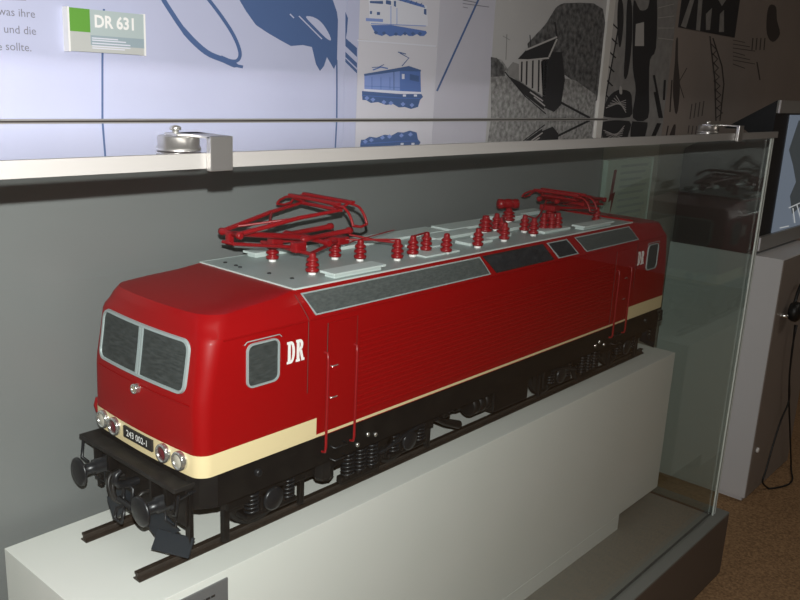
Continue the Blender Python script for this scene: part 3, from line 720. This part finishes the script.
# frame, buffer beams ------------------------------------------------
b = MB()
A = [p for p in outline(.17)]
pr = [Vector((.004, -.122, 0)), Vector((.012, -.138, 0)), Vector((.035, -.1455, 0))]
loop = [(-.006, -.118), (.006, -.134), (.030, -.1462), (L - .030, -.1462), (L - .006, -.134), (L + .006, -.118), (L + .006, .118), (L - .006, .134), (L - .030, .1462), (.030, .1462), (.006, .134), (-.006, .118)]
b.prism([(x, y, .112) for x, y in loop], (0, 0, .0546), 'black')
b.build('underframe', loco)
for flip in (False, True):
    fX = (lambda x: L - x) if flip else (lambda x: x)
    def BX(q, x0, x1, *a, **k):
        xa, xb = sorted((fX(x0), fX(x1))); q.rbox(xa, xb, *a, **k)
    sg = -1 if not flip else 1
    b = MB(); BX(b, -.034, .004, -.129, .140, .149, .1565, 'beam_black', r=.0012)
    BX(b, -.014, .0, -.128, .132, .088, .150, 'black', r=.002)
    for y in (-.1, -.06, .06, .1): BX(b, -.030, -.013, y - .003, y + .003, .118, .150, 'black', r=.001)
    beam = b.build('buffer_beam', loco)
    for y in (-.088, .088):
        b = MB(); ax = (sg, 0, 0); p = (fX(-.010), y, .1175)
        b.lathe(p, ax, [(0, .0155), (.008, .0155), (.008, .012), (.028, .012), (.028, .009), (.050, .009)], 'steel_dark', 18)
        h = b.build('buffer', beam)
        b = MB(); b.lathe((fX(-.058), y, .1175), ax, [(0, .006), (.003, .020), (.0045, .0235), (.007, .0235), (.0095, .020), (.0105, .010), (.0108, .001)], 'steel_dark', 26); b.build('buffer_head', h)
        b = MB()
        b.lathe((fX(-.013), y, .1175), ax, [(0, .019), (.003, .019)], 'black', 6); b.build('buffer_flange', h)
    # screw coupling
    b = MB(); b.tube([(fX(-.012), 0, .118), (fX(-.032), 0, .119), (fX(-.046), 0, .122), (fX(-.053), 0, .131), (fX(-.050), 0, .140), (fX(-.042), 0, .143)], [.007, .007, .0065, .006, .005, .0035], 'steel_dark', 10)
    b.tube([(fX(-.030), 0, .118), (fX(-.030), .012, .112), (fX(-.032), .013, .096), (fX(-.034), .009, .084), (fX(-.034), -.009, .084), (fX(-.032), -.013, .096), (fX(-.030), -.012, .112)], .0032, 'steel_dark', 8, closed=True)
    b.lathe((fX(-.036), -.020, .086), (0, 1, 0), [(0, .0055), (.040, .0055)], 'steel_dark', 12)
    b.tube([(fX(-.038), 0, .084), (fX(-.046), .010, .078), (fX(-.050), .010, .062), (fX(-.050), -.010, .062), (fX(-.046), -.010, .078)], .003, 'steel_dark', 8, closed=True)
    b.build('screw_coupling', beam)
    for y in (-.034, .040, .054):
        b = MB(); b.tube(smooth([(fX(-.012), y, .112), (fX(-.028), y, .113), (fX(-.036), y * .92, .100), (fX(-.033), y * .8, .078), (fX(-.026), y * .7, .070)], 4, False), .0034, 'rubber', 8); b.build('brake_hose', beam)
    # snow ploughs
    for s in (-1, 1):
        b = MB()
        if s < 0:      # near blade: slanted back towards the outside, and an inner wing
            quads = [[(-.040, -.074, .040), (-.014, -.131, .038), (-.006, -.136, .070), (-.030, -.079, .072)],
                     [(-.020, -.030, .056), (-.028, -.076, .050), (-.018, -.118, .080), (-.010, -.040, .090)]]
        else:
            quads = [[(-.034, .060, .074), (-.030, .018, .084), (-.032, .016, .062), (-.036, .040, .042)],
                     [(-.020, .018, .060), (-.020, .060, .060), (-.012, .064, .094), (-.012, .022, .094)]]
        for quad in quads:
            b.prism([Vector((fX(x_), y_, z_)) for x_, y_, z_ in quad], (-sg * .0022, 0, 0), 'plough')
        b.build('snow_plough', loco, 'blue grey snow plough blade')
        for yb_, zb_ in ((.126, .060), (.056, .078)):
            b = MB(); BX(b, -.010, -.003, s * yb_ - .006, s * yb_ + .006, zb_, .140, 'black', r=.001); b.build('plough_bracket', loco)
        b = MB(); b.tube([(fX(-.020), s * .114, .112), (fX(-.022), s * .114, .086), (fX(-.022), s * .086, .086), (fX(-.020), s * .086, .112)], .0016, 'steel_dark', 6); b.build('shunter_step', loco)
        # pipe bank and grab iron under the beam end
        b = MB(); 
        for k in range(4): b.tube([(fX(-.004 - .004 * k), s * .140, .148), (fX(-.006 - .004 * k), s * .112, .138 - .004 * k)], .0016, 'steel_dark', 6)
        b.tube([(fX(-.030), s * .134, .148), (fX(-.034), s * .134, .118), (fX(-.030), s * .120, .112)], .0026, 'steel_dark', 7); b.build('air_pipes', loco)
        # corner ladder
        if flip:
            b = MB(); xl = L + .004
            for dy in (0, .022): b.tube([(xl, s * (.112 + dy), .142), (xl, s * (.112 + dy), .058)], .0018, 'black', 6)
            for z_ in (.060, .083, .106, .129): b.tube([(xl, s * .112, z_), (xl, s * .134, z_)], .0018, 'black', 6)
            b.build('corner_ladder', loco)

# bogies ------------------------------------------------
def bogie(xc, m):
    """m=+1: outer end towards x=0"""
    X = lambda d: xc + m * d
    def bx(q, d0, d1, y0, y1, z0, z1, mn, r=.0015):
        xa, xb = sorted((X(d0), X(d1))); q.rbox(xa, xb, y0, y1, z0, z1, mn, r)
    bg = MB()
    for s in (-1, 1):
        ya, yb = sorted((s * .112, s * .126))
        bx(bg, -.262, .245, ya, yb, .083, .100, 'black', .003)
        bx(bg, -.012, .085, ya, yb, .042, .056, 'black', .003)
        for d0, d1 in ((.085, .115),):
            bg.prism([(X(d0), ya, .09 if d0 < 0 else .042), (X(d1), ya, .042 if d0 < 0 else .09), (X(d1), ya, .055 if d0 < 0 else .1), (X(d0), ya, .1 if d0 < 0 else .055)], (0, yb - ya, 0), 'black')
    bx(bg, -.03, .05, -.11, .11, .07, .10, 'black', .003)
    frame = bg.build('bogie', loco)
    for d in (-.17, .17):
        q = MB()
        for s in (-1, 1):
            q.lathe((X(d), s * .0775 - s * .006, .0755), (0, s, 0), [(0, .064), (.003, .0635), (.0035, .0615), (.012, .0615), (.012, .054), (.009, .050), (.009, .020), (.014, .018), (.014, .001)], 'black', 36)
        q.cyl((X(d), -.09, .0755), (X(d), .09, .0755), .010, 'black', 12)
        q.build('wheelset', frame)
        for s in (-1, 1):
            q = MB(); ya, yb = sorted((s * .096, s * .126))
            bx(q, d - .026, d + .026, ya, yb, .055, .094, 'black', .004)
            q.lathe((X(d), s * .125, .0745), (0, s, 0), [(0, .020), (.004, .020), (.006, .017), (.0075, .006), (.008, .001)], 'steel_dark', 20)
            bx(q, d - .054, d + .054, ya, yb, .050, .060, 'black', .004)
            q.build('axle_box', frame)
            for e in (-.038, .038):
                q = MB(); tubepts = [(X(d + e) + .0105 * math.cos(a), s * .118 + .0105 * math.sin(a), .060 + .036 * a / (2 * PI * 5)) for a in [2 * PI * 5 * i / 70 for i in range(71)]]
                q.tube(tubepts, .0023, 'steel_dark', 6); q.cyl((X(d + e), s * .118, .055), (X(d + e), s * .118, .097), .0055, 'black', 8); q.build('axle_spring', frame)
            for e in ((-.092 if d < 0 else .066),):
                q = MB(); bx(q, e + d, e + d + .012, s * .112 - .005, s * .112 + .005, .026 if d < 0 else .034, .105, 'black', .002)
                q.build('guard_iron', frame)
            if d < 0:
                q = MB(); bx(q, d + .066, d + .076, s * .114 - .005, s * .114 + .005, .034, .108, 'black', .002); q.build('sand_pipe', frame)
    for s in (-1, 1):
        for e in (.004, .035, .066):
            q = MB(); q.tube([(X(e) + .0108 * math.cos(a), s * .124 + .0108 * math.sin(a), .056 + .052 * a / (2 * PI * 7)) for a in [2 * PI * 7 * i / 98 for i in range(99)]], .0021, 'steel_dark', 6)
            q.cyl((X(e), s * .124, .052), (X(e), s * .124, .110), .0078, 'black', 10); q.build('main_spring', frame)
        q = MB()
        for e, z_ in ((.004, .122), (.030, .134), (.050, .128)): q.lathe((X(e), s * .1455, z_), (0, s, 0), [(0, .0042), (.003, .0042), (.004, .002)], 'chrome', 10)
        q.build('lashing_bolts', frame, 'small bright bolts')
        q = MB(); bx(q, .11, .235, s * .112 - .008, s * .112 + .008, .050, .082, 'black', .004)
        q.tube([(X(.09), s * .122, .070), (X(.13), s * .127, .082), (X(.17), s * .127, .092), (X(.21), s * .126, .096)], .004, 'steel_dark', 8); q.build('brake_gear', frame)
bogie(.325, 1); bogie(L - .325, -1)
# equipment hung beneath the floor
b = MB()
for s in (-1, 1):
    b.lathe((.266, s * .126, .113), (0, 0, -1), [(0, .016), (.020, .018), (.034, .019), (.040, .016), (.044, .006)], 'black', 8, smooth=False)
b.build('sand_box', loco)
b = MB(); b.rbox(.775, .910, -.128, -.075, .052, .112, 'black', .004); b.build('battery_box', loco)
b = MB(); b.rbox(.760, .900, .075, .128, .052, .112, 'black', .004); b.build('battery_box', loco)
b = MB()
for y, x0, x1 in ((-.105, .705, .772), (-.070, .70, .765)):
    for k in range(3):
        xa = x0 + (x1 - x0) * k / 3; b.lathe((xa, y, .082), (1, 0, 0), [(0, .020), (.002, .024), (.018, .024), (.0215, .020)], 'black', 18)
b.build('air_tank', loco)
b = MB(); b.tube([(.575, -.125, .098), (.605, -.126, .080), (.650, -.128, .062)], [.008, .0075, .009], 'black', 10); b.lathe((.600, -.125, .112), (0, 0, -1), [(0, .014), (.014, .014), (.020, .008)], 'black', 12); b.build('damper', loco)

# roof ------------------------------------------------
RZ = .418; XG0, XG1 = .197, L - .197
b = MB(); b.rbox(XG0, XG1, -.1216, .1216, RZ - .001, RZ + .0016, 'roof_grey', .0006)
roof = b.build('roof_panel', loco, 'pale grey roof panel')
b = MB(); b.box(XG0 - .0022, XG0 + .0005, -.1225, .1225, RZ - .0005, RZ + .0021, 'pad'); b.box(XG0, XG1, -.1236, -.1216, RZ - .001, RZ + .0018, 'pad'); b.box(XG0, XG1, .1216, .1236, RZ - .001, RZ + .0018, 'pad'); b.build('roof_edge', roof, 'pale edge strip')
b = MB(); b.box(XG1 - .001, XG1 + .004, -.122, .122, RZ, RZ + .006, 'red'); b.build('roof_ridge', loco)
RT = RZ + .0016
def pad(x0, x1, y0, y1, h, name='roof_hatch'):
    q = MB(); q.rbox(x0, x1, y0, y1, RT, RT + h, 'pad', .0012)
    return q.build(name, roof)
def pad2(x0, x1, y0, y1):
    q = MB(); q.rbox(x0 + .006, x1 - .006, y0 + .006, y1 - .006, RT, RT + .006, 'pad', .001); q.rbox(x0, x1, y0, y1, RT + .006, RT + .0105, 'pad', .0012); q.build('walkway_board', roof)
for fl_ in (0, 1):
    for s in (-1, 1):
        xa, xb = (.287, .414) if not fl_ else (L - .440, L - .292)
        ya, yb = sorted((s * .128, s * .084)); pad2(xa, xb, max(ya, -.1195), min(yb, .1195))
pad(.46, .53, .05, .10, .007); pad(.54, .80, .055, .112, .006); pad(.82, 1.02, .055, .112, .006); pad(1.03, 1.13, .06, .115, .012)
pad(.55, .655, -.098, -.050, .004); pad(.60, .70, -.045, 0, .005); pad(.70, .86, .0, .045, .007); pad(.72, .80, -.075, -.035, .006)
pad(.80, .90, -.055, -.015, .006); pad(.93, 1.02, -.020, .03, .008); pad(.985, 1.10, -.088, -.045, .006)
b = MB()
for x, y in ((.225, .06), (.222, .045), (.232, -.02), (.238, -.07), (.36, -.075), (.225, .09)): b.lathe((x, y, RT), (0, 0, 1), [(0, .0035), (.0018, .0035), (.0022, .001)], 'steel_dark', 8)
b.build('roof_bolts', roof)

def insul(x, y, h=.036, rad=1., base=RT):
    """ribbed red insulator on a pale foot"""
    r = rad
    q = MB(); q.lathe((x, y, base + .004), (0, 0, 1), [(0, .006 * r), (.001, .0100 * r), (h * .16, .0108 * r), (h * .22, .0068 * r), (h * .30, .0068 * r), (h * .34, .0108 * r), (h * .44, .0102 * r), (h * .50, .0066 * r), (h * .56, .0066 * r), (h * .60, .0096 * r), (h * .70, .0088 * r), (h * .76, .0058 * r), (h * .94, .0052 * r), (h, .0042 * r), (h * 1.02, .001)], 'red_gear', 18)
    o = q.build('insulator', loco)
    q = MB(); q.lathe((x, y, base), (0, 0, 1), [(0, .0062 * r), (.0045, .0062 * r)], 'white_paint', 14); q.build('insulator_foot', o, 'white foot')
for x, y in ((.432, -.038), (.492, -.076), (.544, -.069), (.596, -.059), (.618, -.092), (.722, -.092), (.890, -.035), (.925, .005), (.831, -.082), (.967, -.044), (.946, -.082), (1.031, -.055), (1.048, -.066), (1.067, -.071)):
    insul(x, y, .036, 1.1)
insul(.877, .001, .036, 1.5)
# main switch: upright insulator carrying a horizontal drum
insul(1.055, .060, .030, 1.5)
b = MB(); b.lathe((1.045, .088, RT + .042), Vector((.085, -.045, 0)), [(0, .006), (.002, .012), (.012, .0125), (.016, .011), (.020, .011), (.024, .0125), (.034, .0125), (.038, .011), (.042, .011), (.046, .0125), (.054, .012), (.058, .005)], 'red_gear', 18); b.build('main_switch', loco)
# conductor rods along the insulator tops
b = MB(); zt = RT + .039
for a, c in (((.40, -.012), (.432, -.038)), ((.432, -.038), (.492, -.076)), ((.544, -.069), (.596, -.059)), ((.831, -.082), (.890, -.035)), ((.967, -.044), (.946, -.082))):
    b.tube([(a[0], a[1], zt), (c[0], c[1], zt)], .0020, 'red_gear', 6)
b.tube([(.42, -.02, zt + .008), (.46, -.05, zt - .002), (.492, -.076, zt - .006)], .0022, 'red_gear', 6)
b.tube([(.432, -.01, RT + .03), (.60, .03, RT + .03)], .0013, 'red_gear', 6)
b.tube([(1.125, .0, RT + .055), (1.05, -.03, RT + .03), (.985, -.044, RT + .016)], .0024, 'red_gear', 6)
b.build('conductor_rods', loco)

def pantograph(X, knee_z, head_z, label):
    """half pantograph folded on the roof; X maps distance from the near cab to x"""
    q = MB()
    zb_ = RT + .034
    # base frame on three insulators
    q.tube([(X(.287), -.066, zb_), (X(.287), .066, zb_)], .0036, 'red_gear', 8)
    q.tube([(X(.287), -.060, zb_), (X(.405), -.012, zb_ + .004)], .0034, 'red_gear', 8); q.tube([(X(.287), .060, zb_), (X(.405), .012, zb_ + .004)], .0034, 'red_gear', 8)
    q.rbox(min(X(.392), X(.42)), max(X(.392), X(.42)), -.022, .022, zb_ - .004, zb_ + .010, 'red_gear', .003)
    for y in (-.03, .03): q.rbox(min(X(.275), X(.30)), max(X(.275), X(.30)), y - .008, y + .008, zb_ - .002, zb_ + .016, 'red_gear', .003)
    p = q.build('pantograph', loco, label)
    # raising drive: two spring drums lengthwise
    for y in (-.024, .026):
        q = MB(); q.lathe((X(.30), y, zb_ + .017), (X(1) - X(0), 0, .04), [(0, .003), (.003, .0058), (.018, .0058), (.020, .0046), (.110, .0046), (.112, .0064), (.120, .0064), (.123, .003)], 'red_gear', 14); q.build('spring_drum', p)
    q = MB(); q.tube([(X(.335), -.056, zb_ + .012), (X(.335), .056, zb_ + .012)], .0042, 'red_gear', 10)
    for y in (-.052, .052): q.lathe((X(.335), y - .005, zb_ + .012), (0, 1, 0), [(0, .0062), (.010, .0062)], 'red_gear', 14)
    q.build('pivot_shaft', p)
    kx = .169
    # lower arm to the knee
    q = MB(); q.tube([(X(.335), 0, zb_ + .014), (X(.25), .002, zb_ + .014 + (knee_z - zb_ - .014) * .5), (X(kx), .004, knee_z)], [.0054, .0050, .0042], 'red_gear', 10); q.build('lower_arm', p)
    q = MB(); q.tube([(X(.290), -.016, zb_ + .004), (X(kx - .006), -.014, knee_z - .014)], .0032, 'red_gear', 8); q.tube([(X(kx - .006), -.014, knee_z - .014), (X(kx - .008), .012, knee_z - .014)], .003, 'red_gear', 6); q.build('guide_rod', p)
    q = MB(); q.lathe((X(kx), -.026, knee_z), (0, 1, 0), [(0, .004), (.001, .0062), (.008, .0062), (.010, .0042), (.044, .0042), (.046, .0062), (.053, .0062), (.054, .004)], 'red_gear', 14)
    q.rbox(min(X(kx - .008), X(kx + .003)), max(X(kx - .008), X(kx + .003)), -.004, .006, knee_z - .015, knee_z + .002, 'red_gear', .002); q.build('knee_joint', p)
    # upper arm: two tubes spreading to the head, with a cross brace
    hx = .366
    q = MB()
    for s in (-1, 1):
        q.tube([(X(kx), s * .020, knee_z + .002), (X(.28), s * .036, knee_z + (head_z - knee_z) * .62), (X(hx), s * .050, head_z - .004)], [.0042, .0037, .0030], 'red_gear', 8)
    q.tube([(X(kx + .055), -.026, knee_z + .008), (X(kx + .115), .036, knee_z + (head_z - knee_z) * .62)], .0022, 'red_gear', 6)
    q.tube([(X(kx + .03), .022, knee_z + .006), (X(kx + .115), -.036, knee_z + (head_z - knee_z) * .62)], .0022, 'red_gear', 6)
    q.tube([(X(hx), -.052, head_z - .004), (X(hx), .052, head_z - .004)], .0034, 'red_gear', 8)
    q.build('upper_arm', p)
    # collector head: two strips with drooping horns joined at the ends
    q = MB()
    for dx in (-.017, .017):
        pts = [(-.098, -.029), (-.092, -.016), (-.082, -.005), (-.068, 0), (-.03, .002), (.03, .002), (.068, 0), (.082, -.005), (.092, -.010), (.098, -.017)]
        q.tube([(X(hx + dx), y, head_z + .006 + z) for y, z in smooth(pts, 3, False)], .0024, 'red_gear', 8)
        q.rbox(min(X(hx + dx - .0045), X(hx + dx + .0045)), max(X(hx + dx - .0045), X(hx + dx + .0045)), -.064, .064, head_z + .008, head_z + .0125, 'red_gear', .001)
    for s, dz in ((-1, -.023), (1, -.011)): q.tube([(X(hx - .017), s * .098, head_z + dz), (X(hx), s * .1, head_z + dz - .003), (X(hx + .017), s * .098, head_z + dz)], .0024, 'red_gear', 7)
    for y in (-.05, .05): q.tube([(X(hx - .017), y, head_z + .006), (X(hx), y, head_z - .002), (X(hx + .017), y, head_z + .006)], .0028, 'red_gear', 7)
    q.build('collector_head', p)
    for x, y in ((.287, -.066), (.300, .052), (.405, 0)): insul(X(x), y, .033, 1.1)
pantograph(lambda x: x, .491, .524, 'front pantograph, raised a little')
pantograph(lambda x: L - x, .462, .482, 'rear pantograph, folded flat')

# ------------------------------------------------------------------ kiosk at the right
KX, KY, KZ = 2.372, -.207, .205
kiosk = thing('information_kiosk', (2.6, 0, FZ), 'white pedestal kiosk with black slanted monitor housing right of the case', 'kiosk')
b = MB()
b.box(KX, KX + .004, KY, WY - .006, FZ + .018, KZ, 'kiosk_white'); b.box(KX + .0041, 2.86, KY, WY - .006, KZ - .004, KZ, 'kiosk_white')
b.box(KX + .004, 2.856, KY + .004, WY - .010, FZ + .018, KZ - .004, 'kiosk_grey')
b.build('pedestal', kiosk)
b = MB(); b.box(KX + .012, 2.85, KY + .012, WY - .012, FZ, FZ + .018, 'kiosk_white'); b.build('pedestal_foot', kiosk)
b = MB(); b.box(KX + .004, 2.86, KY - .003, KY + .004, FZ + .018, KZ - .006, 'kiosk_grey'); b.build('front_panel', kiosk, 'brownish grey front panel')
yh = px(778, 100, 0, KX).y; zh = px(778, 100, 0, KX).z; zl = px(760, 246, 0, KX).z
zb0 = .245
b = MB(); prof = [(yh, zb0), (yh, zh), (.06, px(717, 127, 0, KX).z), (WY - .012, .55), (WY - .012, KZ + .0005), (yh + .03, KZ + .0005)]
b.prism([(KX, y, z) for y, z in prof], (.60, 0, 0), 'kiosk_black')
hs = b.build('monitor_housing', kiosk, 'black monitor housing')
def ky(x, y): return px(x, y, 1, yh - .004)
a = ky(791, 115); c = ky(777, 232); 
b = MB(); b.box(a.x if a.x > KX else KX + .05, KX + .56, yh - .0035, yh - .0002, c.z + .002, a.z, 'screen_bg')
sx_ = max(a.x, KX + .05)
def sp(x, y): p = px(x, y, 1, yh - .0042); return p
b.prism([sp(x, y) for x, y in [(799, 120), (808, 128), (808, 200), (792, 214), (790, 196), (796, 182), (793, 165), (789, 150), (793, 138)]], (0, .0004, 0), 'screen_ink')
def sline(p, q, w):
    P = Vector(p); Q_ = Vector(q); t_ = (Q_ - P).normalized(); n_ = Vector((-t_.y, t_.x)) * w / 2
    b.prism([px(v.x, v.y, 1, yh - .005) for v in (P + n_, Q_ + n_, Q_ - n_, P - n_)], (0, .0004, 0), 'screen_white')
for p, q in (((789, 208), (800, 203)), ((793, 208), (795, 223)), ((797, 205), (802, 222)), ((780, 228), (789, 226))): sline(p, q, .9)
b.build('screen', hs, 'lit screen showing a grey blue picture')
b = MB(); z0_ = px(777, 113, 0, KX).z
b.box(KX, KX + .60, yh - .010, yh - .0002, z0_, zh, 'kiosk_trim'); b.build('top_trim', hs, 'grey trim bar')
b = MB(); z1_, z2_ = px(762, 238, 0, KX).z, px(758.5, 252, 0, KX).z
b.box(KX, KX + .60, yh - .014, yh - .0002, z2_, z1_, 'kiosk_trim'); b.build('lower_trim', hs, 'grey trim bar')
b = MB(); b.box(KX - .003, KX + .004, yh - .0115, yh - .007, z0_, zh, 'bright_edge'); b.box(KX - .003, KX + .004, yh - .0155, yh - .011, z2_ + .004, z1_, 'bright_edge'); b.build('bright_edge', hs, 'bright metal edge')
b = MB(); p = px(757, 450, 1, KY - .003); b.lathe((p.x, KY - .003, p.z), (0, -1, 0), [(0, .010), (.006, .010), (.007, .004)], 'white_paint', 12); b.build('button', kiosk, 'small white button')
p = px(796.5, 312, 1, KY - .04)
t = thing('headphone', (p.x, KY - .04, p.z), 'black headphone hanging on the kiosk front with looping cable', 'headphones')
b = MB(); b.lathe((p.x, KY - .018, p.z), (0, -1, 0), [(0, .030), (.012, .036), (.026, .036), (.034, .028), (.038, .006)], 'rubber', 22); b.build('ear_cup', t)
b = MB(); b.tube(smooth([(p.x, KY - .026, p.z), (p.x + .02, KY - .026, p.z + .05), (p.x + .05, KY - .026, p.z + .09), (p.x + .10, KY - .026, p.z + .10)], 4, False), .006, 'rubber', 8); b.build('headband', t)
b = MB(); b.lathe((p.x - .046, KY - .003, p.z - .012), (0, -1, 0), [(0, .008), (.022, .008), (.024, .005)], 'chrome', 12); b.build('hook', kiosk, 'small metal hook')
b = MB(); yc_ = KY - .026
cab = [(795, 325), (793, 345), (789.5, 375), (789, 400), (781, 420), (773, 445), (766, 470), (762.5, 482)]
cab2 = [(797, 325), (792, 350), (789, 390), (790, 430), (791, 460)]
pts = [tuple(px(x, y, 1, yc_)) for x, y in cab]
fl_pts = [(lambda v: (v.x, min(v.y, KY - .026), v.z))(px(x, y, 2, FZ + .005)) for x, y in ((764, 486.5), (770, 488.5), (780, 487), (789, 484), (792.5, 479), (791.5, 472))]
b.tube(smooth(pts + fl_pts + [tuple(px(791, 466, 1, yc_))] + [tuple(px(x, y, 1, yc_)) for x, y in reversed(cab2)], 4, False), .0035, 'rubber', 7); b.build('cable', t, 'thin black cable')
